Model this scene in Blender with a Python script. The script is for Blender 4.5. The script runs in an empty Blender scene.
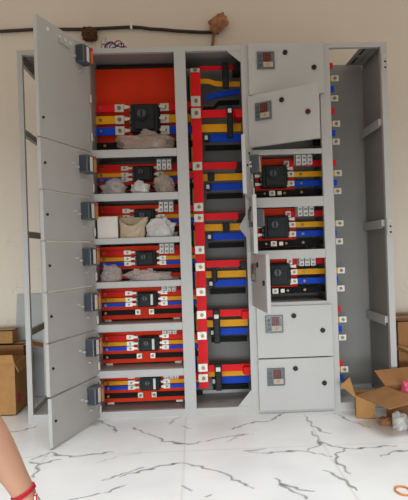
import bpy, bmesh, math, random
import numpy as np
from mathutils import Vector, Matrix, noise
R = math.radians
C = bpy.context.scene.collection
random.seed(7)

# ------------------------------------------------------------------ materials
def mat(name, col, rough=0.5, metal=0.0, var=0.06, scale=9.0, spec=0.5, bump=0.0, emit=None):
    m = bpy.data.materials.new(name); m.use_nodes = True
    nt = m.node_tree; b = nt.nodes['Principled BSDF']
    tc = nt.nodes.new('ShaderNodeTexCoord'); nz = nt.nodes.new('ShaderNodeTexNoise')
    nz.inputs['Scale'].default_value = scale; nz.inputs['Detail'].default_value = 4
    nt.links.new(tc.outputs['Object'], nz.inputs['Vector'])
    cr = nt.nodes.new('ShaderNodeValToRGB')
    cr.color_ramp.elements[0].position = 0.3; cr.color_ramp.elements[1].position = 0.7
    cr.color_ramp.elements[0].color = tuple(max(0, c * (1 - var)) for c in col) + (1,)
    cr.color_ramp.elements[1].color = tuple(min(1, c * (1 + var)) for c in col) + (1,)
    nt.links.new(nz.outputs['Fac'], cr.inputs['Fac'])
    nt.links.new(cr.outputs['Color'], b.inputs['Base Color'])
    b.inputs['Roughness'].default_value = rough; b.inputs['Metallic'].default_value = metal
    b.inputs['Specular IOR Level'].default_value = spec
    if bump:
        bp = nt.nodes.new('ShaderNodeBump'); bp.inputs['Strength'].default_value = bump; bp.inputs['Distance'].default_value = 0.01
        nt.links.new(nz.outputs['Fac'], bp.inputs['Height']); nt.links.new(bp.outputs['Normal'], b.inputs['Normal'])
    if emit:
        b.inputs['Emission Color'].default_value = emit + (1,); b.inputs['Emission Strength'].default_value = 1.0
    return m

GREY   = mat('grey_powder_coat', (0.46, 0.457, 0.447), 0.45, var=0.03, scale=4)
GREYD  = mat('inner_sheet_shaded', (0.265, 0.257, 0.245), 0.6, var=0.05, scale=4, spec=0.25)  # inner sheets: cabinet grey with the interior shade darkened into the colour
REDPL  = mat('red_insulating_sheet', (0.80, 0.045, 0.012), 0.6, var=0.06, scale=6, spec=0.12)
REDS   = mat('red_sleeve', (0.80, 0.010, 0.016), 0.5, var=0.06, spec=0.15)
YELS   = mat('yellow_sleeve', (0.86, 0.40, 0.01), 0.5, var=0.08, spec=0.15)
BLUS   = mat('blue_sleeve', (0.004, 0.065, 0.62), 0.5, var=0.08, spec=0.15)
BLKS   = mat('black_sleeve', (0.006, 0.006, 0.007), 0.55, var=0.1, spec=0.12)
BLACK  = mat('black_moulded_plastic', (0.016, 0.018, 0.019), 0.5, var=0.12, scale=20, spec=0.22)
TIN    = mat('tinned_copper', (0.60, 0.58, 0.52), 0.4, 0.3, var=0.08, scale=30)
BRASS  = mat('brass_bolt', (0.22, 0.15, 0.08), 0.4, 0.6, var=0.1)
WHITEP = mat('white_plastic', (0.72, 0.72, 0.69), 0.5, var=0.04)
NAVY   = mat('dark_meter_case', (0.045, 0.055, 0.075), 0.4, var=0.08)
ORANGE = mat('orange_terminals', (0.62, 0.22, 0.04), 0.5, var=0.15, scale=80)
GLASSG = mat('meter_bezel', (0.10, 0.12, 0.115), 0.2, var=0.1, scale=30)
LCDRED = mat('unlit_red_display', (0.085, 0.010, 0.010), 0.3, var=0.2, scale=60, spec=0.3)
DIGIT  = mat('display_digits', (0.20, 0.03, 0.03), 0.4)
BEIGE  = mat('meter_key_strip', (0.36, 0.35, 0.30), 0.5)
CARD   = mat('corrugated_cardboard', (0.40, 0.215, 0.085), 0.85, var=0.10, scale=14, spec=0.1)
CARDD  = mat('brown_cardboard', (0.30, 0.15, 0.065), 0.85, var=0.10, scale=14, spec=0.1)
CARDR  = mat('red_print', (0.50, 0.05, 0.05), 0.8)
SHEET  = mat('grey_panel_sheet', (0.36, 0.375, 0.37), 0.55, var=0.05, scale=3)
CLUMP  = mat('dark_brown_fibre', (0.075, 0.032, 0.014), 0.95, var=0.45, scale=60, bump=0.6)
LEAF   = mat('light_brown_wrap', (0.36, 0.16, 0.08), 0.8, var=0.3, scale=25, bump=0.4)
CABLE  = mat('black_cable_sheath', (0.03, 0.02, 0.018), 0.6)
WBLUE  = mat('blue_wire', (0.03, 0.06, 0.30), 0.5)
WRED   = mat('red_wire', (0.35, 0.04, 0.03), 0.5)
WGREY  = mat('pale_wire', (0.5, 0.48, 0.45), 0.5)
PAPER  = mat('tan_wrapping', (0.50, 0.40, 0.28), 0.6, var=0.12, scale=20, bump=0.3)
BOXW   = mat('white_carton', (0.70, 0.64, 0.60), 0.6, var=0.04)
PINK   = mat('pink_film', (0.75, 0.10, 0.20), 0.4, var=0.2, scale=30)
SKIN   = mat('skin', (0.53, 0.285, 0.19), 0.55, var=0.06, scale=20)
HAIR   = mat('black_hair', (0.012, 0.010, 0.009), 0.6, var=0.3, scale=60)
SHIRT  = mat('blue_cotton', (0.10, 0.16, 0.30), 0.9, var=0.08, scale=40)
SHORT  = mat('dark_cotton', (0.05, 0.05, 0.06), 0.9, var=0.08, scale=40)
EYEW   = mat('eye_white', (0.8, 0.8, 0.78), 0.3)
REDTH  = mat('red_thread', (0.55, 0.02, 0.04), 0.8, var=0.2, scale=80)

def film(name, col, clear):
    m = mat(name, col, 0.22, var=0.12, scale=16, bump=0.35, spec=0.8)
    nt = m.node_tree; b = nt.nodes['Principled BSDF']; out = nt.nodes['Material Output']
    tr = nt.nodes.new('ShaderNodeBsdfTransparent'); mx = nt.nodes.new('ShaderNodeMixShader')
    mx.inputs['Fac'].default_value = clear
    nt.links.new(b.outputs['BSDF'], mx.inputs[1]); nt.links.new(tr.outputs['BSDF'], mx.inputs[2])
    nt.links.new(mx.outputs['Shader'], out.inputs['Surface'])
    return m
FILM  = film('clear_plastic_film', (0.60, 0.56, 0.53), 0.60)
FILMT = film('brown_tinted_film', (0.42, 0.34, 0.29), 0.48)
FILMW = film('milky_plastic_film', (0.78, 0.77, 0.76), 0.44)

# ------------------------------------------------------------------ mesh builder
ORIG = {}
class MB:
    def __init__(s): s.bm = bmesh.new(); s.mats = []
    def mi(s, m):
        if m not in s.mats: s.mats.append(m)
        return s.mats.index(m)
    def _fin(s, geom_faces, m):
        i = s.mi(m)
        for f in geom_faces: f.material_index = i
    def box(s, x0, x1, y0, y1, z0, z1, m, bevel=0.0):
        r = bmesh.ops.create_cube(s.bm, size=1)
        vs = r['verts']
        for v in vs:
            v.co = Vector((x0 + (v.co.x + .5) * (x1 - x0), y0 + (v.co.y + .5) * (y1 - y0), z0 + (v.co.z + .5) * (z1 - z0)))
        fs = list({f for v in vs for f in v.link_faces})
        s._fin(fs, m)
        if bevel:
            es = list({e for v in vs for e in v.link_edges})
            bmesh.ops.bevel(s.bm, geom=es, offset=bevel, segments=2, affect='EDGES', profile=0.5)
        return s
    def prism(s, pts, off, m):               # planar polygon pts (3D) extruded by vector off
        a = [s.bm.verts.new(p) for p in pts]; b = [s.bm.verts.new(Vector(p) + Vector(off)) for p in pts]
        n = len(pts); fs = [s.bm.faces.new(a[::-1]), s.bm.faces.new(b)]
        for i in range(n): fs.append(s.bm.faces.new((a[i], a[(i + 1) % n], b[(i + 1) % n], b[i])))
        s._fin(fs, m); return s
    def slab(s, pts, t, m):
        p = [Vector(q) for q in pts]; n = (p[1] - p[0]).cross(p[2] - p[0]).normalized() * t
        return s.prism(p, n, m)
    def cyl(s, c, r, h, axis, m, seg=16, r2=None):
        d = bmesh.ops.create_cone(s.bm, cap_ends=True, segments=seg, radius1=r, radius2=r if r2 is None else r2, depth=h)
        q = Vector((0, 0, 1)).rotation_difference(Vector(axis)).to_matrix()
        for v in d['verts']: v.co = q @ v.co + Vector(c)
        s._fin(list({f for v in d['verts'] for f in v.link_faces}), m); return s
    def tube(s, pts, r, m, seg=8):
        pts = [Vector(p) for p in pts]; rings = []
        for i, p in enumerate(pts):
            d = (pts[min(i + 1, len(pts) - 1)] - pts[max(i - 1, 0)]).normalized()
            u = d.cross(Vector((0.13, 0.97, 0.2))).normalized(); w = d.cross(u)
            rings.append([s.bm.verts.new(p + r * (math.cos(2 * math.pi * k / seg) * u + math.sin(2 * math.pi * k / seg) * w)) for k in range(seg)])
        fs = [s.bm.faces.new(rings[0][::-1]), s.bm.faces.new(rings[-1])]
        for a, b in zip(rings, rings[1:]):
            for k in range(seg): fs.append(s.bm.faces.new((a[k], a[(k + 1) % seg], b[(k + 1) % seg], b[k])))
        s._fin(fs, m)
        for f in fs[2:]: f.smooth = True
        return s
    def build(s, name, parent=None, origin=None, smooth=False, local=False):
        bmesh.ops.recalc_face_normals(s.bm, faces=s.bm.faces[:])
        lo = Vector([min(v.co[k] for v in s.bm.verts) for k in range(3)]); hi = Vector([max(v.co[k] for v in s.bm.verts) for k in range(3)])
        if origin is None: origin = Vector(((lo.x + hi.x) / 2, (lo.y + hi.y) / 2, lo.z))
        origin = Vector(origin)
        for v in s.bm.verts: v.co -= origin
        me = bpy.data.meshes.new(name); s.bm.to_mesh(me); s.bm.free()
        for m in s.mats: me.materials.append(m)
        if smooth:
            for p in me.polygons: p.use_smooth = True
        o = bpy.data.objects.new(name, me); C.objects.link(o)
        if parent: o.parent = parent
        o.location = origin - (ORIG.get(parent.name, Vector()) if parent else Vector())
        ORIG[o.name] = origin
        return o

def tag(o, label, cat, group=None, kind=None):
    o['label'] = label; o['category'] = cat
    if group: o['group'] = group
    if kind: o['kind'] = kind
    return o
def empty(name, loc):
    o = bpy.data.objects.new(name, None); C.objects.link(o); o.location = loc; ORIG[o.name] = Vector(loc); o.empty_display_size = 0.1
    return o
def structure(o): o['kind'] = 'structure'; return o

# ------------------------------------------------------------------ setting: floor, wall, ceiling
VEINS = [
 [(0.176,-0.59),(0.245,-0.50),(0.281,-0.539),(0.359,-0.568),(0.422,-0.562),(0.497,-0.538),(0.543,-0.53)],
 [(0.183,-0.615),(0.233,-0.657),(0.262,-0.624),(0.318,-0.594)],
 [(0.23,-0.656),(0.248,-0.738),(0.248,-0.792)],
 [(0.405,-0.021),(0.479,-0.123),(0.515,-0.184),(0.514,-0.243)],
 [(0.611,-0.179),(0.709,-0.306),(0.782,-0.406),(0.894,-0.471),(1.019,-0.413),(1.163,-0.363),(1.224,-0.355)],
 [(0.484,-0.655),(0.57,-0.593),(0.691,-0.561)],
 [(0.554,-0.851),(0.625,-0.798),(0.705,-0.732)],
 [(0.625,-0.822),(0.656,-0.802),(0.726,-0.768),(0.814,-0.715),(0.888,-0.704),(0.977,-0.773),(1.054,-0.825),(1.085,-0.907),(1.165,-0.992)],
 [(0.42,-1.05),(0.455,-1.028),(0.555,-0.993),(0.653,-0.925)],
 [(0.791,-0.134),(0.859,0.0)],
 [(0.873,-0.179),(0.921,-0.236)],
 [(1.135,-0.264),(1.234,-0.174),(1.346,-0.146),(1.439,-0.029)],
 [(1.086,-0.457),(1.164,-0.347)],
 [(1.165,-0.596),(1.272,-0.563)],
 [(1.187,-0.605),(1.267,-0.627),(1.365,-0.613),(1.442,-0.629),(1.508,-0.68),(1.547,-0.705)],
 [(1.551,-0.108),(1.553,-0.263),(1.584,-0.363),(1.625,-0.399)],
 [(1.524,-0.355),(1.54,-0.477),(1.522,-0.552),(1.453,-0.608)],
 [(1.532,-0.497),(1.538,-0.512),(1.594,-0.588),(1.666,-0.619),(1.763,-0.608),(1.864,-0.601)],
 [(1.635,-0.615),(1.574,-0.663),(1.545,-0.745),(1.562,-0.844),(1.567,-0.9)],
 [(1.754,-0.728),(1.836,-0.675),(1.918,-0.665),(2.2,-0.60)],
 [(1.459,-0.848),(1.508,-0.911),(1.532,-0.978),(1.544,-1.054)],
 [(1.256,-0.909),(1.291,-1.028),(1.343,-1.103)],
 [(1.279,-0.971),(1.32,-1.008),(1.378,-1.055)],
 [(1.722,-0.069),(1.768,-0.203),(1.83,-0.328)],
 [(1.914,-0.264),(2.018,-0.323),(2.3,-0.42)],
 [(-0.4,-0.26),(-0.09,-0.173),(-0.023,-0.16),(0.075,-0.086)],
 [(0.874,-0.938),(0.91,-0.998)],
 [(0.967,-1.066),(0.987,-1.033)],
 [(-0.9,-0.9),(-0.5,-0.75),(-0.3,-0.8),(0.0,-0.95)],
 [(2.3,-0.9),(2.6,-0.7),(3.0,-0.75)], [(0.2,-1.6),(0.7,-1.45),(1.1,-1.6),(1.6,-1.5)], [(2.0,-1.3),(2.4,-1.5)],
]
WGT = {5: .35, 9: .6, 10: .7, 12: .5, 13: .8, 23: .8, 24: .7, 6: .8}
JOINTS = [((0.893, 0.65), (0.866, -3.0)), ((1.55, -0.05), (1.49, -3.0)), ((0.24, 0.65), (0.235, -3.0)), ((2.2, 0.65), (2.12, -3.0)),
          ((-1.5, -0.55), (3.5, -0.565)), ((-1.5, -1.8), (3.5, -1.8))]
def floor_obj():
    x0, x1, y0, y1, st = -1.0, 3.1, -1.9, 0.0, 0.0065
    # non-uniform grid: fine where the photo shows the tiles, coarse elsewhere
    xs = np.concatenate([np.linspace(-4, x0, 25, endpoint=False), np.arange(x0, x1, st), np.linspace(x1, 6, 25)])
    ys = np.concatenate([np.linspace(-4.5, y0, 25, endpoint=False), np.arange(y0, y1, st), np.linspace(y1, 0.65, 20)])
    X, Y = np.meshgrid(xs, ys); P = np.stack([X.ravel(), Y.ravel()], 1)
    # wobble so the veins look natural
    wob = np.stack([0.007 * np.sin(P[:, 1] * 61 + np.sin(P[:, 0] * 43) * 2) , 0.007 * np.sin(P[:, 0] * 57 + np.sin(P[:, 1] * 71) * 2)], 1)
    Q = P + wob
    val = np.zeros(len(P)); jv = np.zeros(len(P))
    thick = 0.6 + 0.4 * np.sin(P[:, 0] * 23 + 1) * np.sin(P[:, 1] * 29 + 2)
    for k, poly in enumerate(VEINS):
        n = len(poly) - 1
        for i in range(n):
            a = np.array(poly[i]); b = np.array(poly[i + 1]); d = b - a
            t = np.clip(((Q - a) @ d) / (d @ d), 0, 1)
            dist = np.hypot(*(Q - a - t[:, None] * d).T)
            s = (i + t) / n; w = (0.0030 + 0.0052 * np.sin(np.pi * (0.12 + 0.76 * s)) * thick)
            val = np.maximum(val, np.clip(1.35 - dist / w, 0, 1) * WGT.get(k, 1.0))
    for a, b in JOINTS:
        a = np.array(a); b = np.array(b); d = b - a
        t = np.clip(((P - a) @ d) / (d @ d), 0, 1); dist = np.hypot(*(P - a - t[:, None] * d).T)
        jv = np.maximum(jv, np.clip(1.3 - dist / 0.004, 0, 1))
    inside = (P[:, 0] > x0) & (P[:, 0] < x1) & (P[:, 1] > y0) & (P[:, 1] < y1)
    val *= inside; jv *= inside
    nx, ny = len(xs), len(ys)
    idx = np.arange(nx * ny).reshape(ny, nx)
    F = np.stack([idx[:-1, :-1], idx[:-1, 1:], idx[1:, 1:], idx[1:, :-1]], -1).reshape(-1, 4)
    me = bpy.data.meshes.new('floor')
    V = np.column_stack([P, np.zeros(len(P))])
    me.vertices.add(len(V)); me.vertices.foreach_set('co', V.ravel())
    me.loops.add(F.size); me.loops.foreach_set('vertex_index', F.ravel().astype(np.int32))
    me.polygons.add(len(F)); me.polygons.foreach_set('loop_start', np.arange(0, F.size, 4, dtype=np.int32))
    me.update(calc_edges=True)
    at = me.color_attributes.new('marble', 'FLOAT_COLOR', 'POINT')
    at.data.foreach_set('color', np.column_stack([val, jv, np.zeros(len(P)), np.ones(len(P))]).ravel().astype(np.float32))
    m = bpy.data.materials.new('marble_tile'); m.use_nodes = True; nt = m.node_tree; b = nt.nodes['Principled BSDF']
    a = nt.nodes.new('ShaderNodeAttribute'); a.attribute_name = 'marble'
    sep = nt.nodes.new('ShaderNodeSeparateColor'); nt.links.new(a.outputs['Color'], sep.inputs[0])
    tc = nt.nodes.new('ShaderNodeTexCoord'); nz = nt.nodes.new('ShaderNodeTexNoise'); nz.inputs['Scale'].default_value = 3.5; nz.inputs['Detail'].default_value = 5
    nt.links.new(tc.outputs['Object'], nz.inputs['Vector'])
    cr = nt.nodes.new('ShaderNodeValToRGB'); cr.color_ramp.elements[0].position = .35; cr.color_ramp.elements[1].position = .65
    cr.color_ramp.elements[0].color = (0.80, 0.805, 0.815, 1); cr.color_ramp.elements[1].color = (0.88, 0.885, 0.89, 1)
    nt.links.new(nz.outputs['Fac'], cr.inputs['Fac'])
    m1 = nt.nodes.new('ShaderNodeMix'); m1.data_type = 'RGBA'; nt.links.new(sep.outputs[0], m1.inputs['Factor'])
    nt.links.new(cr.outputs['Color'], m1.inputs[6]); m1.inputs[7].default_value = (0.17, 0.185, 0.205, 1)
    mu = nt.nodes.new('ShaderNodeMath'); mu.operation = 'MULTIPLY'; mu.inputs[1].default_value = 0.35; nt.links.new(sep.outputs[1], mu.inputs[0])
    m2 = nt.nodes.new('ShaderNodeMix'); m2.data_type = 'RGBA'; nt.links.new(mu.outputs[0], m2.inputs['Factor'])
    nt.links.new(m1.outputs[2], m2.inputs[6]); m2.inputs[7].default_value = (0.42, 0.35, 0.30, 1)
    nt.links.new(m2.outputs[2], b.inputs['Base Color']); b.inputs['Roughness'].default_value = 0.3; b.inputs['Specular IOR Level'].default_value = 0.35
    me.materials.append(m)
    o = bpy.data.objects.new('floor', me); C.objects.link(o)
    return structure(o)
floor_obj()

def wall_mat():
    m = mat('cream_wall_paint', (0.70, 0.64, 0.555), 0.9, var=0.025, scale=1.6, spec=0.15)
    nt = m.node_tree; b = nt.nodes['Principled BSDF']
    # hairline scratches in the paint low on the left
    tc = nt.nodes['Texture Coordinate']; vo = nt.nodes.new('ShaderNodeTexVoronoi'); vo.feature = 'DISTANCE_TO_EDGE'; vo.inputs['Scale'].default_value = 7
    n2 = nt.nodes.new('ShaderNodeTexNoise'); n2.inputs['Scale'].default_value = 4; n2.inputs['Detail'].default_value = 6
    mp = nt.nodes.new('ShaderNodeMix'); mp.data_type = 'RGBA'; mp.inputs['Factor'].default_value = 0.25
    nt.links.new(tc.outputs['Object'], mp.inputs[6]); nt.links.new(n2.outputs['Color'], mp.inputs[7]); nt.links.new(tc.outputs['Object'], n2.inputs['Vector'])
    nt.links.new(mp.outputs[2], vo.inputs['Vector'])
    c1 = nt.nodes.new('ShaderNodeMapRange'); c1.inputs['From Min'].default_value = 0.0; c1.inputs['From Max'].default_value = 0.02; c1.inputs['To Min'].default_value = 1; c1.inputs['To Max'].default_value = 0
    nt.links.new(vo.outputs['Distance'], c1.inputs['Value'])
    n3 = nt.nodes.new('ShaderNodeTexNoise'); n3.inputs['Scale'].default_value = 6
    nt.links.new(tc.outputs['Object'], n3.inputs['Vector'])
    c2 = nt.nodes.new('ShaderNodeMapRange'); c2.inputs['From Min'].default_value = .52; c2.inputs['From Max'].default_value = .62; nt.links.new(n3.outputs['Fac'], c2.inputs['Value'])
    sp = nt.nodes.new('ShaderNodeSeparateXYZ'); nt.links.new(tc.outputs['Object'], sp.inputs[0])
    zx = nt.nodes.new('ShaderNodeMapRange'); zx.inputs['From Min'].default_value = 1.3; zx.inputs['From Max'].default_value = 0.9; nt.links.new(sp.outputs['Z'], zx.inputs['Value'])
    p1 = nt.nodes.new('ShaderNodeMath'); p1.operation = 'MULTIPLY'; nt.links.new(c1.outputs[0], p1.inputs[0]); nt.links.new(c2.outputs[0], p1.inputs[1])
    p2 = nt.nodes.new('ShaderNodeMath'); p2.operation = 'MULTIPLY'; nt.links.new(p1.outputs[0], p2.inputs[0]); nt.links.new(zx.outputs[0], p2.inputs[1])
    p3 = nt.nodes.new('ShaderNodeMath'); p3.operation = 'MULTIPLY'; nt.links.new(p2.outputs[0], p3.inputs[0]); p3.inputs[1].default_value = 0.35
    old = b.inputs['Base Color'].links[0].from_socket
    mx = nt.nodes.new('ShaderNodeMix'); mx.data_type = 'RGBA'; nt.links.new(p3.outputs[0], mx.inputs['Factor']); nt.links.new(old, mx.inputs[6]); mx.inputs[7].default_value = (0.3, 0.26, 0.22, 1)
    nt.links.new(mx.outputs[2], b.inputs['Base Color'])
    return m
WALL = wall_mat()
structure(MB().box(-4, 6, 0.65, 0.80, 0, 3.2, WALL).build('wall_back', origin=(0, 0.65, 0)))

# ------------------------------------------------------------------ the switchgear cabinet
CAB = empty('switchgear_cabinet', (1.053, 0.2, 0))
tag(CAB, 'tall grey open fronted electrical switchboard with busbars, breakers and swung open doors', 'electrical cabinet')
def P(mb, name, parent=CAB, **k):
    m = mb.mats[0].name if mb.mats else ''
    o = mb.build(name, parent, **k)
    c = {'red_sleeve': 'red', 'yellow_sleeve': 'yellow', 'blue_sleeve': 'blue', 'black_sleeve': 'black'}.get(m)
    if c and name in ('busbar', 'feeder_bar', 'vertical_busbar', 'neutral_bar'): o['label'] = c + ' sleeved ' + name.replace('_', ' ')
    if name == 'insulating_sheet': o['label'] = 'red insulating sheet'
    if name == 'circuit_breaker': o['label'] = 'black moulded circuit breaker'
    return o
W, H, D = 2.107, 2.10, 0.40
SH1 = [(1.479, 1.524), (1.232, 1.275), (0.988, 1.022), (0.739, 0.775), (0.490, 0.533), (0.230, 0.272)]     # shelves, left feeder column
SH3 = [(1.169, 1.226), (0.873, 0.924), (0.590, 0.627)]

# frame: posts, rails
f = MB()
for x0, x1 in ((0, .028), (.380, .405), (.885, .950), (1.266, 1.315), (1.715, 1.774), (2.072, 2.107)):
    f.box(x0, x1, 0, .03, 0, H, GREY)
for x0, x1 in ((0, .03), (2.077, 2.107)): f.box(x0, x1, D - .03, D, 0, H, GREY)
f.box(0, W, 0.001, .03, H - .027, H, GREY); f.box(0, W, D - .012, D, H - .016, H, GREYD)
f.box(0, W, 0.001, .03, 0, .040, GREY); f.box(0, W, D - .03, D, 0, .05, GREY)
P(f, 'frame')
for (x0, x1) in ((0.0, .02), (W - .02, W)):
    P(MB().box(x0, x1, .03, D, H - .06, H, GREYD), 'side_rail'); P(MB().box(x0, x1, .03, D, 0, .06, GREY), 'side_rail')
for z in (1.645, 1.06, .50):
    P(MB().box(0.0, .022, .03, D - .03, z - .018, z + .018, GREYD), 'side_crossbar')
    P(MB().box(W - .050, W - .03, .035, D - .012, z - .018, z + .022, GREY, .003).box(W - .050, W - .047, .035, D - .012, z - .030, z - .016, GREY), 'side_crossbar')
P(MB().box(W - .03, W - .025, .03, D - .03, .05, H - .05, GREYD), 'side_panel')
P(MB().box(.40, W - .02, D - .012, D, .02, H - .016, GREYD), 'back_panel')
# roof sheets: closed over the busbar and feeder columns, a slotted strip beside the open roof on the right
P(MB().box(0.002, 1.775, .03, D - .03, H - .008, H - .002, GREYD), 'roof_sheet')
s = MB().box(1.975, W - .02, .03, D - .03, H - .012, H - .004, GREYD)
s.box(1.995, 2.010, .06, .17, H - .014, H - .011, BLACK).box(1.995, 2.010, .22, .33, H - .014, H - .011, BLACK)
s.box(2.045, 2.055, .06, .33, H - .022, H - .011, GREYD)
P(s, 'roof_sheet')
P(MB().box(0.002, W - .002, .03, D - .012, .012, .030, GREY), 'base_plate')
# partitions between the columns
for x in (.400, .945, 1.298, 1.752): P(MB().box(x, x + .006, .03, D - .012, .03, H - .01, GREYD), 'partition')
for z0, z1 in SH1:
    s = MB().box(.405, .885, .0, .012, z0, z1, GREY, .003).box(.405, .885, .012, D - .012, z1 - .008, z1 - .002, GREY); P(s, 'shelf')
for z0, z1 in SH3 + [(1.470, 1.500)]:
    s = MB().box(1.315, 1.715, .0, .012, z0, z1, GREY, .003).box(1.315, 1.715, .012, D - .012, z1 - .008, z1 - .002, GREY); P(s, 'shelf')
# corner gussets of the busbar column
for pts in ([(1.267, H - .027), (1.185, H - .027), (1.267, H - .098)], [(1.267, .04), (1.185, .04), (1.267, .135)], [(1.267, 1.135), (1.225, 1.06), (1.267, 1.000)]):
    P(MB().prism([(x, .004, z) for x, z in pts], (0, .006, 0), GREY), 'gusset')
# hinge plates with holes on the right post
for z in (1.985, 1.04):
    s = MB().box(2.074, 2.105, -.006, .0, z - .05, z + .05, GREY, .002)
    for dz in (-.033, 0, .033): s.cyl((2.093, -.0065, z + dz), .006, .003, (0, 1, 0), BLACK if dz < .03 else TIN, 10)
    P(s, 'hinge_plate')

# ---- bars
def bolt(mb, x, y, z, r=.011, m=BRASS): mb.cyl((x, y - .004, z), r, .010, (0, 1, 0), m, 6)
def hbar(x0, x1, y, z0, z1, m, tips=(), bolts=(), t=.012, dz=0.0, name='busbar'):
    """horizontal flat busbar; dz = rise towards the right; tips = list of (x0, x1) bare tinned ends"""
    b = MB(); b.prism([(x0, y, z0), (x1, y, z0 + dz), (x1, y, z1 + dz), (x0, y, z1)], (0, t, 0), m)
    for bx in bolts: bolt(b, bx, y, (z0 + z1) / 2 + dz * (bx - x0) / (x1 - x0), .009)
    o = P(b, name)
    for a, c in tips:
        tb = MB(); g = .002; zz = dz * ((a + c) / 2 - x0) / (x1 - x0)
        tb.box(a, c, y - .003, y + t + .002, z0 + zz - g, z1 + zz + g, TIN, .001); bolt(tb, (a + c) / 2, y - .003, (z0 + z1) / 2 + zz, min(.012, (z1 - z0) * .3))
        P(tb, 'bar_tip', o)
    return o

# ---- circuit breakers
def breaker(x0, x1, z0, z1, yf, rows, rot=True, sticker=False):
    yb = .222; w = x1 - x0; h = z1 - z0; cz = (z0 + z1) / 2
    b = MB(); b.box(x0 + .012, x1 - .012, yf + .03, yb, z0, z1, BLACK, .004)
    b.box(x0, x1, yf + .06, yb, z0 + h * .08, z1 - h * .08, BLACK, .004)
    b.box(x0 + w * .18, x1 - w * .18, yf + .012, yf + .035, z0 + h * .06, z1 - h * .06, BLACK, .004)
    for k in range(4): b.box(x0 + .002 + .0, x0 + .014, yf + .05, yf + .07, z0 + h * (.1 + .22 * k), z0 + h * (.22 + .22 * k), GLASSG)
    o = P(b, 'circuit_breaker')
    k = MB(); kx = x0 + w * .42; kz = cz + h * .10
    k.cyl((kx, yf + .006, kz), h * .23, .016, (0, 1, 0), BLACK, 20); k.cyl((kx, yf - .004, kz), h * .15, .012, (0, 1, 0), NAVY, 16)
    k.box(kx - h * .03, kx + h * .03, yf - .018, yf - .008, kz - h * .13, kz + h * .13, BLACK, .002)
    P(k, 'rotary_handle', o)
    if sticker: P(MB().box(x1 - w * .34, x1 - w * .24, yf + .009, yf + .012, z0 + h * .15, z1 - h * .15, WHITEP), 'rating_label', o)
    for zr in rows:
        for sx, xe in ((-1, x0), (1, x1)):
            l = MB(); a = xe + sx * .030
            l.prism([(xe - sx * .004, .150, zr - .006), (a, .150, zr - h * .075), (a, .150, zr + h * .075), (xe - sx * .004, .150, zr + .006)], (0, .008, 0), TIN)
            P(l, 'terminal_lug', o)
    return o
def terminal_block(x0, x1, z0, z1, y=.09, m=WHITEP):
    b = MB(); n = 3; w = (x1 - x0) / n
    for k in range(n):
        b.box(x0 + k * w + .003, x0 + (k + 1) * w - .003, y, y + .05, z0, z1, m, .002)
        b.box(x0 + k * w + .008, x0 + (k + 1) * w - .008, y - .002, y + .01, z0 + (z1 - z0) * .60, z0 + (z1 - z0) * .78, GREYD)
        b.box(x0 + k * w + .010, x0 + (k + 1) * w - .010, y - .002, y + .01, z0 + (z1 - z0) * .12, z0 + (z1 - z0) * .35, GREYD)
    b.box(x0, x1, y + .04, y + .075, z0 + .004, z1 + .012, GREY)
    P(b, 'terminal_block')

COLS = [REDS, YELS, BLUS, BLKS]
# left feeder column, large top compartment
P(MB().box(.398, .882, .225, .235, 1.590, 2.055, REDPL, .002), 'insulating_sheet')
P(MB().box(.43, .87, .226, .234, 2.056, 2.068, BLACK), 'sheet_clamp')
for (z0, z1, m) in ((1.782, 1.823, REDS), (1.710, 1.756, YELS), (1.640, 1.688, BLUS)):
    hbar(.345, .572, .17, z0, z1, m, tips=[(.520, .574)], bolts=[.435], dz=.004 if m is BLUS else 0)
    hbar(.792, .990, .17, z0, z1, m, tips=[(.790, .842)])
hbar(.345, .560, .17, 1.560, 1.598, BLKS, bolts=[.455])
hbar(.800, .990, .17, 1.560, 1.598, BLKS)
breaker(.607, .789, 1.650, 1.815, .10, (1.803, 1.733, 1.664))
# six smaller feeders below; base = shelf top
BASE = [1.275, 1.022, .775, .533, .272, .040]
TOPS = [1.479, 1.232, .988, .739, .490, .230]
for k, (b0, t0) in enumerate(zip(BASE, TOPS)):
    lo = 0.008 if k > 1 else .03; py = .172
    P(MB().box(.405, .884, py, py + .01, b0 + lo, t0 - .012, REDPL, .002).box(.42, .46, py + .002, py + .008, b0 - .004, b0 + lo + .002, WHITEP).box(.83, .87, py + .002, py + .008, b0 - .004, b0 + lo + .002, WHITEP), 'insulating_sheet')
    r, y, b, n = b0 + .164, b0 + .126, b0 + .097, b0 + .050
    for zc, m in ((r, REDS), (y, YELS), (b, BLUS)):
        hbar(.345, .588, .155, zc - .011, zc + .011, m, tips=[(.548, .590)], bolts=[.43])
        hbar(.760, .990, .155, zc - .011, zc + .011, m, tips=[(.758, .798)])
    hbar(.345, .632, .155, n - .014, n + .014, BLKS, tips=[(.605, .636)], bolts=[.43])
    hbar(.690, .990, .155, n - .014, n + .014, BLKS, tips=[(.686, .716)])
    breaker(.611, .748, b0 + .082, b0 + .170, .09, (r, y, b), sticker=(k > 2))
    tz = t0 - .004
    terminal_block(.762 + .004 * (k % 2), .850 + .004 * (k % 2), tz - (.058 if k < 3 else .032), tz)

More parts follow.
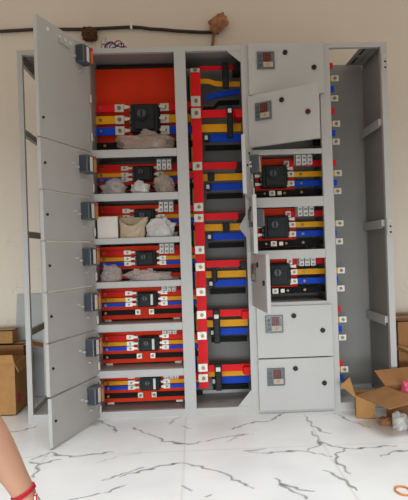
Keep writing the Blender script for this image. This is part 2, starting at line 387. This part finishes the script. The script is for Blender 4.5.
# busbar column
VB = [(.980, 1.036, .120, REDS), (.972, 1.026, .175, YELS), (.968, 1.024, .225, BLUS), (.965, 1.016, .275, BLKS)]
vob = []
for i, (x0, x1, y, m) in enumerate(VB):
    x0b, x1b = x0 - .010, x1 - .010
    b = MB(); b.prism([(x0b, y, .125), (x1b, y, .125), (x1, y, 2.012), (x0, y, 2.012)], (0, .012, 0), m)
    vob.append(P(b, 'vertical_busbar'))
for z in (2.000, 1.817, 1.746, 1.434, 1.193, 1.128, .940, .840, .693, .558, .435, .247, .186):
    j = MB(); xc = 1.003 - .010 * (2.0 - z) / 1.9; hh = .012 if z > 1.95 else (.030 if z in (1.817, 1.746) else .024)
    j.box(xc - .027, xc + .029, .110, .120, z - hh, z + hh, TIN, .002); bolt(j, xc + .004, .108, z, .012)
    P(j, 'joint_plate', vob[0])
for z in (1.803, 1.443, 1.385, 1.19, .94, .69, .43, .19):    # small bolts through the bar and short feeder taps at its left
    P(MB().box(.952, .985, .135, .147, z - .018, z + .018, REDS), 'feeder_tap', vob[0])
# horizontal feeders of the seven right-hand units, from the busbar column through to the cable chamber
YZ = [1.945, 1.672, 1.375, 1.073, .790, .495, .196]
for k, yz in enumerate(YZ):
    big = k < 2
    hh = .020 if not big else .023
    zr, zb, zn = yz + (.078 if k == 0 else (.078 if k == 1 else .064 if k < 6 else .036)), yz - (.055 if k else .062), yz - (.108 if k else .120)
    if k == 6: zr = .232; zb = .146; zn = .095
    yy = [.150, .185, .215, .250]
    xs = [1.030, 1.010, 1.075, 1.055]
    for i, (zc, m) in enumerate(((zr, REDS), (yz, YELS), (zb, BLUS), (zn, BLKS))):
        h2 = hh if i != 3 else .016
        if k == 0:
            h2 = (.012, .015, .016, .014)[i]
            pts = {0: [(xs[0], zc), (1.275, zc)],
                   1: [(1.01, zc + .012), (1.09, zc + .010), (1.13, zc - .006), (1.275, zc - .012)],
                   2: [(1.07, zc - .020), (1.13, zc - .004), (1.275, zc + .016)],
                   3: [(1.05, zc - .020), (1.115, zc - .020), (1.145, zc + .014), (1.275, zc + .018)]}[i]
            b = MB()
            top = [(x, yy[i], z + h2) for x, z in pts]; bot = [(x, yy[i], z - h2) for x, z in pts]
            for a in range(len(pts) - 1): b.prism([bot[a], bot[a + 1], top[a + 1], top[a]], (0, .012, 0), m)
            P(b, 'busbar')
        else:
            x0 = xs[i]
            P(MB().prism([(x0, yy[i], zc - h2), (1.275, yy[i], zc - h2), (1.275, yy[i], zc + h2), (x0, yy[i], zc + h2)], (0, .012, 0), m), 'busbar')
        if i == 2 and k: P(MB().box(1.050, 1.082, yy[i] - .02, yy[i] + .02, zc - .024, zc + .020, BLACK, .003).box(1.052, 1.070, yy[i] - .024, yy[i] - .019, zc - .012, zc + .012, WHITEP), 'bar_clamp')
        # right chamber tails
        tail = (1.835, 1.868, 1.838, 1.862)[i] if k not in (3, 4) else (1.80, 1.868, 1.825, 1.862)[i]
        if i in (1, 3): hbar(1.55 if k in (2, 3, 4) else 1.70, tail, .16, zc - .016, zc + .016, m, tips=[(tail - .045, tail)], bolts=[1.62] if k in (2, 3, 4) else [], name='feeder_bar')
        else: hbar(1.55 if k in (2, 3, 4) else 1.70, tail, .16, zc - .017, zc + .017, m, tips=[(1.52, 1.552)] if k in (2, 3, 4) else [], bolts=[1.62] if k in (2, 3, 4) else [], name='feeder_bar')
    P(MB().box(1.235, 1.285, .10, .24, zr - .035, zr + .012, BLACK if k in (0, 2, 3, 4) else REDS, .003), 'bar_clamp')
# black bar supports in front of the feeders
for x0, x1, z0, z1, wz in ((1.166, 1.204, 1.895, 2.045, None), (1.185, 1.220, 1.600, 1.790, 1.755), (1.060, 1.100, 1.345, 1.40, None), (1.140, 1.180, 1.040, 1.100, None),
                           (1.065, 1.098, .745, .83, None), (1.065, 1.105, .385, .585, .545), (1.065, 1.105, .105, .265, .235)):
    b = MB().box(x0, x1, .115, .150, z0, z1, BLACK, .008)
    for q in range(3): b.box(x0 + .006, x1 - .006, .110, .116, z0 + (z1 - z0) * (.15 + .28 * q), z0 + (z1 - z0) * (.28 + .28 * q), BLACK, .002)
    if wz: b.box(x0 + .004, x1 - .006, .104, .112, wz - .014, wz + .014, WHITEP, .002)
    P(b, 'bar_support')

# right feeder column, three open compartments
for k in (2, 3, 4):
    yz = YZ[k]
    P(MB().box(1.350, 1.590, .205, .215, yz - .13, yz + .105, REDPL, .002), 'insulating_sheet')
    breaker(1.372 if k != 4 else 1.385, 1.542, yz - .078, yz + .055, .09, (yz + .035, yz - .005, yz - .055))
    for zz in (yz, yz - .055): hbar(1.530, 1.575, .150, zz - .014, zz + .014, TIN, tips=[(1.540, 1.578)], name='link_bar')
    hbar(1.345, 1.700, .168, yz - .128, yz - .092, BLKS, name='neutral_bar')
    n = MB().box(1.425, 1.462, .150, .170, yz - .126, yz - .094, TIN, .002).box(1.475, 1.500, .150, .170, yz - .122, yz - .098, TIN, .002)
    n.cyl((1.443, .148, yz - .11), .009, .008, (0, 1, 0), BRASS, 6).cyl((1.40, .165, yz - .11), .007, .01, (0, 1, 0), BRASS, 6).cyl((1.52, .165, yz - .11), .008, .01, (0, 1, 0), BRASS, 6)
    P(n, 'neutral_link')
    terminal_block(1.578, 1.680, yz + .095 - .058 + (.01 if k != 4 else 0), yz + .095 + (.01 if k != 4 else -.01))

# ---- doors: local frame: x along the width from the hinge, y = depth (front at -0.02), z up from the bottom edge
def door(name, w, z0, z1, hx, ang, lock_bolts=True, front=True, extras=False):
    h = z1 - z0
    o = MB().box(0, w, -.020, 0, 0, h, GREY, .0025).build(name, CAB, origin=(0, 0, 0))
    o.location = Vector((hx, -.004, z0)) - ORIG[CAB.name]; o.rotation_euler = (0, 0, -R(ang)); ORIG[o.name] = Vector()
    # meter: square bezel in front, dark case with terminals behind
    mx, mz = (.098 if front else .098), h - .100 if front else h - .078
    s = .050
    m = MB(); m.box(mx - s, mx + s, -.030, -.020, mz - s, mz + s, GLASSG, .003)
    m.box(mx - s * .30, mx + s * .55, -.032, -.030, mz - s * .15, mz + s * .80, LCDRED).box(mx - s * .30, mx + s * .80, -.032, -.030, mz - s * .78, mz - s * .22, BEIGE)
    m.cyl((mx + .012, -.0325, mz - s * .5), .008, .003, (0, 1, 0), ORANGE, 10)
    for q in range(3):
        m.box(mx - s * .82, mx - s * .46, -.032, -.030, mz + s * (-.7 + .5 * q), mz + s * (-.4 + .5 * q), NAVY)
        for c in range(3): m.box(mx + s * (-.20 + .24 * c), mx + s * (-.06 + .24 * c), -.033, -.0315, mz + s * (.0 + .26 * q), mz + s * (.16 + .26 * q), DIGIT)
    m.box(mx - s + .006, mx + s - .006, 0, .052, mz - .050, mz + .048, NAVY, .006)
    m.box(mx - .012, mx + .014, .052, .054, mz - .040, mz + .038, WHITEP)
    m.box(mx - s + .006, mx - .026, .050, .060, mz - .044, mz + .030, ORANGE, .002)
    m.box(mx - s + .006, mx - .026, .050, .061, mz + .030, mz + .046, REDS, .002)
    P(m, 'panel_meter', o)
    fz, fx = (h - .145 if front else h * .5), (w - .058 if front else w - .045)
    spots = [(.210, h - .057), (fx, fz)] if front else [(w - .030, h * .52 if h < .4 else h * .16)]
    for (kx, kz) in spots:
        k = MB(); k.cyl((kx, -.023, kz), .014, .008, (0, 1, 0), BLACK, 16); k.cyl((kx, .003, kz), .0065, .008, (0, 1, 0), BLACK, 10)
        if front and hx > 1 and abs(z0 - 1.5) < .02 and kz == fz: k = MB().cyl((kx, -.023, kz), .014, .008, (0, 1, 0), LCDRED, 16)
        P(k, 'door_lock', o)
    for (kx, kz) in ((mx + .06, mz - .02), (mx + .005, mz - .085), (mx + .10, mz - .005)):
        P(MB().cyl((kx, .006, kz), .006, .012, (0, 1, 0), TIN, 8), 'stud', o)
    hz = [.05, h - .05] if h < .4 else [.08, h * .5, h - .05]
    for q in hz: P(MB().cyl((.004, .008, q), .007, .045, (0, 0, 1), TIN, 10), 'hinge', o)
    if extras:
        l = MB(); l.box(w * .42, w * .62, 0, .010, h - .075, h - .060, GREY, .002)
        P(l, 'hook_strip', o)
        for q in (.40, .50, .60, .82): P(MB().cyl((w * q, .003, h - .045), .009, .008, (0, 1, 0), WHITEP, 10), 'plastic_plug', o)
    return o
EDGE1 = [2.109, 1.510, 1.255, 1.005, .757, .512, .250, .006]
for k in range(7): door('cabinet_door', .495, EDGE1[k + 1] + .004, EDGE1[k] - .004, .402, (109.4, 109.3, 108.8, 108.4, 108.3, 108.2, 107.6)[k], front=False, extras=(k == 0))
ANG3 = [0, 34, 100, 94, 86.5, 0, 0]
for k in range(7): door('cabinet_door', .430 if k != 1 else .418, 2.100 - (k + 1) * .2985 + .006, 2.100 - k * .2985, 1.306, ANG3[k])

# ------------------------------------------------------------------ loose things in the compartments
def crumple(name, loc, size, m, label, cat, seed=0, amp=.35, rot=0, group=None, sub=4):
    """a crumpled skin: soft lobes cut by sharp creases"""
    bm = bmesh.new(); bmesh.ops.create_icosphere(bm, subdivisions=sub, radius=1)
    off = Vector((seed * 3.7, seed * 1.3, seed * 5.1))
    for v in bm.verts:
        n = v.co.normalized()
        crease = abs(noise.noise(n * 2.2 + off)) + .6 * abs(noise.noise(n * 4.6 + off * 1.7))
        tuft = max(0, noise.noise(n * 2.6 + off * .7) - .15)
        v.co = n * (1 - amp * .9 * max(0, .35 - crease) + amp * .8 * noise.noise(n * 1.3 + off) + amp * 1.1 * tuft - .22 * amp * abs(noise.noise(n * 8 + off)) + .10 * amp * noise.noise(n * 15 + off))
        if v.co.z < -.5: v.co.z = -.5 + (v.co.z + .5) * .08
    zm = min(v.co.z for v in bm.verts); zM = max(v.co.z for v in bm.verts)
    x0 = min(v.co.x for v in bm.verts); x1 = max(v.co.x for v in bm.verts); y0 = min(v.co.y for v in bm.verts); y1 = max(v.co.y for v in bm.verts)
    for v in bm.verts: v.co = Vector((((v.co.x - x0) / (x1 - x0) - .5) * size[0], ((v.co.y - y0) / (y1 - y0) - .5) * size[1], (v.co.z - zm) / (zM - zm) * size[2]))
    me = bpy.data.meshes.new(name); bm.to_mesh(me); bm.free(); me.materials.append(m)
    for p in me.polygons: p.use_smooth = True
    o = bpy.data.objects.new(name, me); C.objects.link(o); o.location = loc; o.rotation_euler = (0, 0, rot)
    return tag(o, label, cat, group)
crumple('plastic_bag', (.705, .050, 1.5245), (.36, .085, .125), FILMT, 'crumpled brownish plastic bag on the shelf under the largest breaker at the top', 'plastic bag', 1, .5, group='plastic bags lying in the cabinet')
crumple('plastic_bag', (.515, .050, 1.2755), (.165, .085, .100), FILM, 'clear plastic bag at the left end of the second shelf from the top', 'plastic bag', 2, .45, group='plastic bags lying in the cabinet')
crumple('plastic_bag', (.805, .045, 1.2755), (.130, .075, .118), FILMT, 'brown tinted plastic bag at the right end of the second compartment', 'plastic bag', 3, .4, group='plastic bags lying in the cabinet')
crumple('plastic_bag', (.668, .040, 1.2755), (.120, .065, .080), FILMW, 'small whitish torn plastic bag between two bags below the second breaker', 'plastic bag', 4, .6, group='plastic bags lying in the cabinet')
b = MB().box(.418, .534, .020, .130, 1.0228, 1.146, BOXW, .003); cb = b.build('small_carton'); tag(cb, 'small white carton box at the left of the third compartment', 'box')
P(MB().box(.419, .533, .019, .131, 1.1455, 1.1475, BOXW).box(.472, .480, .018, .021, 1.10, 1.147, BOXW), 'lid', cb)
def open_pouch():
    """a folded paper pouch standing on the shelf: two leaning walls with a V mouth between them"""
    bm = bmesh.new(); nu, nv = 22, 12; g = []
    for j in range(nv):
        v = j / (nv - 1); row = []
        for i in range(nu):
            a = 2 * math.pi * i / nu
            top = .118 - .052 * max(0, math.cos(a + 1.75)) ** 2          # the rim dips to a V at the front
            rx = .060 + .014 * v + .010 * math.sin(2 * a + 1) ; ry = .024 + .014 * v
            k = .007 * noise.noise(Vector((math.cos(a) * 2.3, math.sin(a) * 2.3, v * 3.1)))
            row.append(bm.verts.new(((rx + k) * math.cos(a) + .012 * v, (ry + k) * math.sin(a), top * v)))
        g.append(row)
    for a, c in zip(g, g[1:]):
        for i in range(nu): bm.faces.new((a[i], a[(i + 1) % nu], c[(i + 1) % nu], c[i]))
    bm.faces.new(g[0][::-1]); bmesh.ops.recalc_face_normals(bm, faces=bm.faces[:])
    bmesh.ops.solidify(bm, geom=bm.faces[:], thickness=.002)
    zm = min(v.co.z for v in bm.verts)
    for v in bm.verts: v.co.z -= zm
    me = bpy.data.meshes.new('paper_pouch'); bm.to_mesh(me); bm.free(); me.materials.append(PAPER)
    o = bpy.data.objects.new('paper_pouch', me); C.objects.link(o); o.location = (.612, .043, 1.0228)
    return tag(o, 'crumpled tan paper pouch with open top beside the white carton', 'bag')
open_pouch()
crumple('plastic_bag', (.782, .045, 1.0226), (.180, .075, .118), FILMW, 'milky plastic bag at the right of the tan pouch on the third shelf', 'plastic bag', 6, .5, group='plastic bags lying in the cabinet')
crumple('plastic_bag', (.690, .048, .7755), (.30, .085, .062), FILM, 'long flat clear plastic bag lying under the fourth breaker', 'plastic bag', 7, .5, group='plastic bags lying in the cabinet')
crumple('plastic_bag', (.482, .048, .7755), (.138, .085, .100), FILM, 'clear plastic bag heaped at the left end of the fourth compartment', 'plastic bag', 8, .45, group='plastic bags lying in the cabinet')

# ------------------------------------------------------------------ things on the wall and on top
pts = [(-1.6, 2.47), (-.9, 2.45), (-.293, 2.464), (-.058, 2.472), (.245, 2.466), (.448, 2.470), (.590, 2.474), (.66, 2.468), (.719, 2.458), (.80, 2.452), (.90, 2.440), (.956, 2.436), (1.06, 2.428), (1.150, 2.426), (1.19, 2.424)]
tag(MB().tube([(x, .635, z) for x, z in pts], .011, CABLE).build('wall_cable'), 'black cable strung along the wall above the cabinet', 'cable')
cl = MB().box(.585, .600, .615, .65, 2.455, 2.495, WHITEP, .003); tag(cl.build('cable_clip'), 'small white clip holding the black cable to the wall', 'cable clip')
bm = bmesh.new(); bmesh.ops.create_icosphere(bm, subdivisions=4, radius=1)
for v in bm.verts:
    n = v.co.normalized(); d = 1 + .28 * noise.noise(n * 2.3 + Vector((4, 1, 2))) + .10 * noise.noise(n * 7)
    x, y, z = n * d
    w = .62 + .38 * (1 - abs(z - .1))
    v.co = Vector((.066 * x * w + .022 * z, .034 * y, .068 * z))
me = bpy.data.meshes.new('wrapped_bundle'); bm.to_mesh(me); bm.free(); me.materials.append(LEAF)
o = bpy.data.objects.new('wrapped_bundle', me); C.objects.link(o); o.location = (1.185, .612, 2.475)
tag(o, 'crumpled light brown wrap on the wall at the end of the black cable', 'wrapping')
st = MB().tube([(1.150, .63, 2.42), (1.147, .63, 2.37), (1.138, .63, 2.325)], .010, CARDD); P(st, 'stem', o, origin=(1.145, .63, 2.37))
o.children[0].location = Vector((1.145, .63, 2.37)) - o.location

bm = bmesh.new(); bmesh.ops.create_icosphere(bm, subdivisions=4, radius=1)
for v in bm.verts:
    n = v.co.normalized(); m_ = max(abs(n.x), abs(n.z), abs(n.y)); n = n / (m_ ** .6)
    d = 1 + .22 * noise.noise(n * 3.1) + .14 * noise.noise(n * 9) + .08 * noise.noise(n * 19)
    v.co = Vector((.050 * n.x * d, .035 * n.y * d, .042 * n.z * d))
zm = min(v.co.z for v in bm.verts)
for v in bm.verts: v.co.z -= zm
me = bpy.data.meshes.new('brown_clump'); bm.to_mesh(me); bm.free(); me.materials.append(CLUMP)
o = bpy.data.objects.new('brown_clump', me); C.objects.link(o); o.location = (.312, .610, 2.372)
tag(o, 'dark brown ragged clump stuck on the wall under the black cable at the left', 'clump')

wr = []
for i, (x0, x1, hh, y, m) in enumerate(((.455, .52, .075, .06, WGREY), (.47, .585, .060, .085, WBLUE), (.50, .56, .045, .05, WBLUE), (.515, .60, .065, .07, WRED), (.53, .62, .04, .06, WBLUE), (.56, .63, .030, .09, WRED), (.455, .50, .05, .10, WRED))):
    mb = MB() if i == 0 else mb
    p_ = [(x0 + (x1 - x0) * t / 12 + .008 * math.sin(t * 1.3 + i), y + .02 * math.sin(t * .9 + i), 2.105 + hh * math.sin(math.pi * t / 12)) for t in range(13)]
    mb.tube(p_, .0035, m, 6)
tag(mb.build('wire_coil'), 'loose loops of blue, red and pale wire lying on top of the cabinet', 'wires')

# ------------------------------------------------------------------ cartons and the leaning sheet
def carton(name, loc, rot, w, d, h, m, label, flaps=(), open_=True, t=.005, pr=None):
    """w along x, d along y; flaps: list of (side, length, angle above horizontal outward)"""
    b = MB()
    b.box(0, w, 0, t, 0, h, m).box(0, w, d - t, d, 0, h, m).box(0, t, t, d - t, 0, h, m).box(w - t, w, t, d - t, 0, h, m).box(0, w, 0, d, 0, t, m)
    if not open_: b.box(0, w, 0, d, h - t, h, m); b.box(0, w, d * .5 - .02, d * .5 + .02, h, h + .001, BEIGE)
    if pr: b.box(*pr, CARDR)
    o = b.build(name, None, origin=(0, 0, 0)); o.location = loc; o.rotation_euler = (0, 0, R(rot)); ORIG[o.name] = Vector()
    for side, L, a in flaps:
        c, s = math.cos(R(a)) * L, math.sin(R(a)) * L
        q = {'l': [(0, 0, h), (0, d, h), (-c, d - .01, h + s), (-c, .01, h + s)], 'r': [(w, 0, h), (w, d, h), (w + c, d - .01, h + s), (w + c, .01, h + s)],
             'f': [(0, 0, h), (w, 0, h), (w - .01, -c, h + s), (.01, -c, h + s)], 'b': [(0, d, h), (w, d, h), (w - .01, d + c, h + s), (.01, d + c, h + s)]}[side]
        P(MB().slab(q, .004, m), 'flap', o)
    return tag(o, label, 'cardboard box', 'cardboard boxes on the floor')
# left stack
carton('cardboard_box', (-.42, .150, 0), 0, .305, .25, .308, CARD, 'tall tan cardboard box standing in front at the left of the cabinet', flaps=(('f', .05, 88), ('r', .06, -70)), pr=(.3045, .306, .03, .10, .06, .12))
carton('cardboard_box', (-.46, .425, 0), 0, .318, .135, .378, CARDD, 'brown cardboard box behind the tall tan box at the left, under a smaller box', open_=False, flaps=(('r', .20, -12),))
carton('cardboard_box', (-.46, .428, .379), 0, .250, .11, .088, CARD, 'flat cardboard box topmost of the stack at the left edge', open_=False)
# leaning sheet
lb = MB().slab([(-.255, .575, .003), (.30, .575, .003), (.30, .640, .680), (-.235, .640, .680)], .012, SHEET)
sh = lb.build('metal_sheet'); tag(sh, 'grey metal sheet leaning on the wall behind the cardboard boxes at the left', 'metal sheet')
# right cartons
sc_ = carton('cardboard_box', (1.812, -.172, 0), -13, .100, .140, .120, CARD, 'small tan carton on the floor nearest the lowest right cabinet door')
P(MB().slab([(-.004, .0, .115), (.000, .04, .120), (-.028, .095, .200), (-.078, .055, .165)], .004, CARD), 'flap', sc_)
bx = carton('cardboard_box', (2.050, -.485, 0), 16, .42, .30, .172, CARDD, 'wide brown open carton at the right edge holding pink and white plastic', flaps=(('l', .19, -8), ('b', .13, 28)))
crumple('pink_wrapper', (2.085, -.265, .0055), (.12, .12, .205), PINK, 'pink plastic wrapper inside the wide open carton at the right', 'wrapper', 9, .5)
crumple('plastic_bag', (1.975, -.375, .0), (.08, .08, .095), FILMW, 'white plastic bag on the floor in front of the wide open carton', 'plastic bag', 10, .4)
crumple('crumpled_cardboard', (1.935, -.290, 0), (.09, .08, .045), CARDD, 'crumpled brown scrap of packing card under the big flap at the right', 'cardboard', 11, .7)
tb_ = carton('cardboard_box', (2.185, .180, 0), 0, .36, .36, .470, CARDD, 'tall dark brown box behind the open carton at the right edge', flaps=(), open_=False)
P(MB().slab([(-.035, -.08, .335), (.155, -.08, .240), (.155, -.002, .275), (-.02, -.002, .300)], .005, CARD), 'flap', tb_)
tag(MB().tube([(1.715 + .028 * math.cos(a / 3), -1.085 + .04 * math.sin(a / 3), .004) for a in range(16)], .004, ORANGE, 6).build('wire_scrap'), 'thin orange loop of wire on the marble floor at lower right', 'wire')

# ------------------------------------------------------------------ the child at the left edge
def skin_obj(name, verts, edges, radii, m, parent=None, sub=2):
    me = bpy.data.meshes.new(name); me.from_pydata(verts, edges, []); o = bpy.data.objects.new(name, me); C.objects.link(o)
    md = o.modifiers.new('s', 'SKIN'); md.use_smooth_shade = True
    sv = me.skin_vertices[0].data
    for i, r in enumerate(radii): sv[i].radius = (r, r) if not isinstance(r, tuple) else r
    sv[0].use_root = True
    o.modifiers.new('d', 'SUBSURF').levels = sub; o.modifiers['d'].render_levels = sub
    dg = bpy.context.evaluated_depsgraph_get(); me2 = bpy.data.meshes.new_from_object(o.evaluated_get(dg))
    o.modifiers.clear(); o.data = me2; me2.name = name
    for p in me2.polygons: p.use_smooth = True
    me2.materials.clear(); me2.materials.append(m)
    return o
BX, BY = .36, -2.14
V, E, RR = [], [], []
def jv(p, r, par=None):
    V.append(Vector(p)); RR.append(r)
    if par is not None: E.append((par, len(V) - 1))
    return len(V) - 1
pel = jv((BX, BY, .52), (.085, .065)); wa = jv((BX, BY, .60), (.078, .058), pel); ch = jv((BX, BY, .72), (.088, .062), wa); ns = jv((BX, BY, .825), (.05, .045), ch)
nk = jv((BX, BY + .002, .872), .026, ns); hd0 = jv((BX, BY + .014, .928), .050, nk); hd1 = jv((BX, BY + .01, .975), .075, hd0); hd2 = jv((BX, BY, 1.03), .062, hd1)
def arm(sx, elbow, wrist, bend):
    sh_ = jv((BX + sx * .095, BY, .815), .036, ns); d_ = Vector(elbow)
    ua = jv(Vector(V[sh_]).lerp(d_, .5), .034, sh_); el = jv(elbow, .037, ua)
    w_ = Vector(wrist); fa = jv(d_.lerp(w_, .33), .038, el); f2 = jv(d_.lerp(w_, .7), .0285, fa); wr_ = jv(wrist, (.0225, .0205), f2)
    dr = (w_ - d_).normalized(); dr = (dr + Vector((0, .0, -.5))).normalized()
    side = Vector((0, 1, 0)); pa = jv(w_ + dr * .035, (.019, .026), wr_)
    for q, L in enumerate((.044, .050, .047, .038)):
        s0 = w_ + dr * .066 + side * (.021 - .014 * q); k0 = jv(s0, .0085, pa); k1 = jv(s0 + dr * L * .5 + Vector((-sx * .006, 0, 0)), .0075, k0); jv(s0 + dr * L + Vector((-sx * .022, 0, 0)), .006, k1)
    t0 = jv(w_ + dr * .022 + side * .026, .010, wr_); t1 = jv(w_ + dr * .045 + side * .042, .008, t0); jv(w_ + dr * .066 + side * .046, .0065, t1)
arm(1, (.533, -2.125, .640), (.6125, -2.115, .490), 0)
arm(-1, (BX - .15, BY + .01, .665), (BX - .17, BY + .05, .52), 0)
for sx in (-1, 1):
    hp = jv((BX + sx * .055, BY, .475), .060, pel); kn = jv((BX + sx * .065, BY + .006, .27), .044, hp); cf = jv((BX + sx * .066, BY - .008, .19), .040, kn)
    an = jv((BX + sx * .068, BY - .004, .055), .026, cf); he = jv((BX + sx * .069, BY - .015, .026), .024, an); ball = jv((BX + sx * .074, BY + .075, .020), (.030, .018), an); jv((BX + sx * .078, BY + .12, .016), (.027, .014), ball)
body = skin_obj('person', V, E, RR, SKIN)
zmin = min(v.co.z for v in body.data.vertices)
for v in body.data.vertices: v.co.z -= zmin
tag(body, 'person at the left edge with bare forearm hanging down and red wrist bracelet', 'person')
ORIG[body.name] = Vector()
# face, ears, hair
hc = Vector((BX, BY + .006, .985 - zmin))
fm = MB()
for sx in (-1, 1):
    fm.cyl(hc + Vector((sx * .028, .071, 0)), .0085, .006, (0, 1, 0), EYEW, 14).cyl(hc + Vector((sx * .028, .0745, 0)), .0055, .003, (0, 1, 0), HAIR, 12)
    fm.box(hc.x + sx * .028 - .014, hc.x + sx * .028 + .014, hc.y + .068, hc.y + .076, hc.z + .018, hc.z + .022, HAIR, .001)
P(fm, 'eyes', body, smooth=False)
P(MB().prism([hc + Vector((-.010, .066, -.026)), hc + Vector((.010, .066, -.026)), hc + Vector((0, .070, .006))], (0, .014, -.003), SKIN), 'nose', body)
P(MB().box(hc.x - .018, hc.x + .018, hc.y + .058, hc.y + .068, hc.z - .047, hc.z - .041, LEAF, .002), 'mouth', body)
for sx in (-1, 1): P(MB().cyl(hc + Vector((sx * .078, -.005, -.006)), .020, .010, (1, 0, 0), SKIN, 14), 'ear', body)
bm = bmesh.new(); bmesh.ops.create_icosphere(bm, subdivisions=4, radius=1)
bmesh.ops.delete(bm, geom=[v for v in bm.verts if v.co.z < -.45 or (v.co.y > .30 and v.co.z < .42)], context='VERTS')
for v in bm.verts: v.co = hc + Vector((.083 * v.co.x, -.006 + .083 * v.co.y, .018 + .086 * v.co.z)) * 1 + v.co * (.004 * noise.noise(v.co * 9))
bmesh.ops.solidify(bm, geom=bm.faces[:], thickness=.006)
hm = MB(); hm.bm.free(); hm.bm = bm; hm.mi(HAIR); P(hm, 'hair', body, smooth=True)
# clothes: closed tubes around trunk and thighs
def shell(name, sections, m):
    b = MB(); bm = b.bm; rings = []
    for (cx, cy, cz, rx, ry) in sections:
        rings.append([bm.verts.new((cx + rx * math.cos(2 * math.pi * k / 24) * (1 + .02 * math.sin(k * 3)), cy + ry * math.sin(2 * math.pi * k / 24), cz)) for k in range(24)])
    for a, c in zip(rings, rings[1:]):
        for k in range(24): bm.faces.new((a[k], a[(k + 1) % 24], c[(k + 1) % 24], c[k]))
    bmesh.ops.solidify(bm, geom=bm.faces[:], thickness=-.004); b.mi(m)
    return P(b, name, body, smooth=True)
z_ = -zmin
sl = shell('shirt', [(BX, BY, .50 + z_, .108, .085), (BX, BY, .60 + z_, .100, .078), (BX, BY, .72 + z_, .106, .080), (BX, BY, .79 + z_, .105, .070), (BX, BY, .835 + z_, .075, .055), (BX, BY, .855 + z_, .045, .042)], SHIRT)
sv = MB()
for sx, ex in ((1, .533), (-1, BX - .15)):
    a = Vector((BX + sx * .080, BY, .815 + z_)); e = Vector((ex, BY + .01, .64 + z_)); sv.tube([a, a.lerp(e, .25), a.lerp(e, .5)], .046, SHIRT, 16)
P(sv, 'sleeve', sl)
shell('shorts', [(BX, BY, .535 + z_, .104, .080), (BX, BY, .47 + z_, .112, .084), (BX, BY, .42 + z_, .125, .080), (BX, BY, .34 + z_, .128, .070)], SHORT)
# bracelet round the visible wrist
wc = Vector((.610, -2.1155, .4935 + z_)); dr = (Vector((.6125, -2.115, .49)) - Vector((.533, -2.125, .64))).normalized(); u = dr.orthogonal().normalized(); w = dr.cross(u)
br = MB(); nn = 28
for rr, off in ((.0225, 0), (.0220, .005)):
    br.tube([wc + dr * off + rr * (math.cos(2 * math.pi * k / nn) * u + math.sin(2 * math.pi * k / nn) * w) for k in range(nn + 1)], .0025, REDTH, 8)
br.box(wc.x + .022, wc.x + .029, wc.y - .012, wc.y - .002, wc.z - .030, wc.z - .004, WHITEP, .002)
P(br, 'bracelet', body)

# ------------------------------------------------------------------ light
w = bpy.data.worlds.new('world'); bpy.context.scene.world = w; w.use_nodes = True
bg = w.node_tree.nodes['Background']; bg.inputs['Color'].default_value = (1.0, 0.86, 0.71, 1); bg.inputs['Strength'].default_value = 0.54
def area(name, loc, target, sx, sy, power, col, spread=180):
    l = bpy.data.lights.new(name, 'AREA'); l.shape = 'RECTANGLE'; l.size = sx; l.size_y = sy; l.energy = power; l.color = col; l.spread = R(spread)
    o = bpy.data.objects.new(name, l); C.objects.link(o); o.location = loc
    o.rotation_euler = (Vector(target) - Vector(loc)).to_track_quat('-Z', 'Y').to_euler(); return o
area('daylight', (0.6, -4.5, 0.40), (1.0, 0, .0), 8.0, 0.7, 28, (0.86, 0.95, 1.0), 46)
area('floor_fill', (0.95, -1.7, 4.4), (.95, -1.45, 0), 5.0, 1.5, 25, (0.86, 0.94, 1.0), 50)  # added overhead fill, narrow cone to brighten the floor; no real roof light

# ------------------------------------------------------------------ camera
cd = bpy.data.cameras.new('camera'); cam = bpy.data.objects.new('camera', cd); C.objects.link(cam)
x, y, z, yaw, pitch, roll = 0.93963, -3.18331, 0.93165, 0.02555, 0.00228, -0.03256
fwd = Vector((math.sin(yaw) * math.cos(pitch), math.cos(yaw) * math.cos(pitch), math.sin(pitch)))
r0 = Vector((math.cos(yaw), -math.sin(yaw), 0)); u0 = r0.cross(fwd)
rt = r0 * math.cos(roll) + u0 * math.sin(roll); up = -r0 * math.sin(roll) + u0 * math.cos(roll)
M = Matrix((rt, up, -fwd)).transposed().to_4x4(); M.translation = (x, y, z); cam.matrix_world = M
cd.sensor_fit = 'VERTICAL'; cd.sensor_height = 24; cd.lens = 24 * 560 / 500; cd.clip_start = .05
sc = bpy.context.scene; sc.camera = cam
sc.view_settings.view_transform = 'Standard'; sc.view_settings.look = 'None'; sc.view_settings.gamma = 1; sc.view_settings.use_curve_mapping = False
sc.view_settings.exposure = 0.0
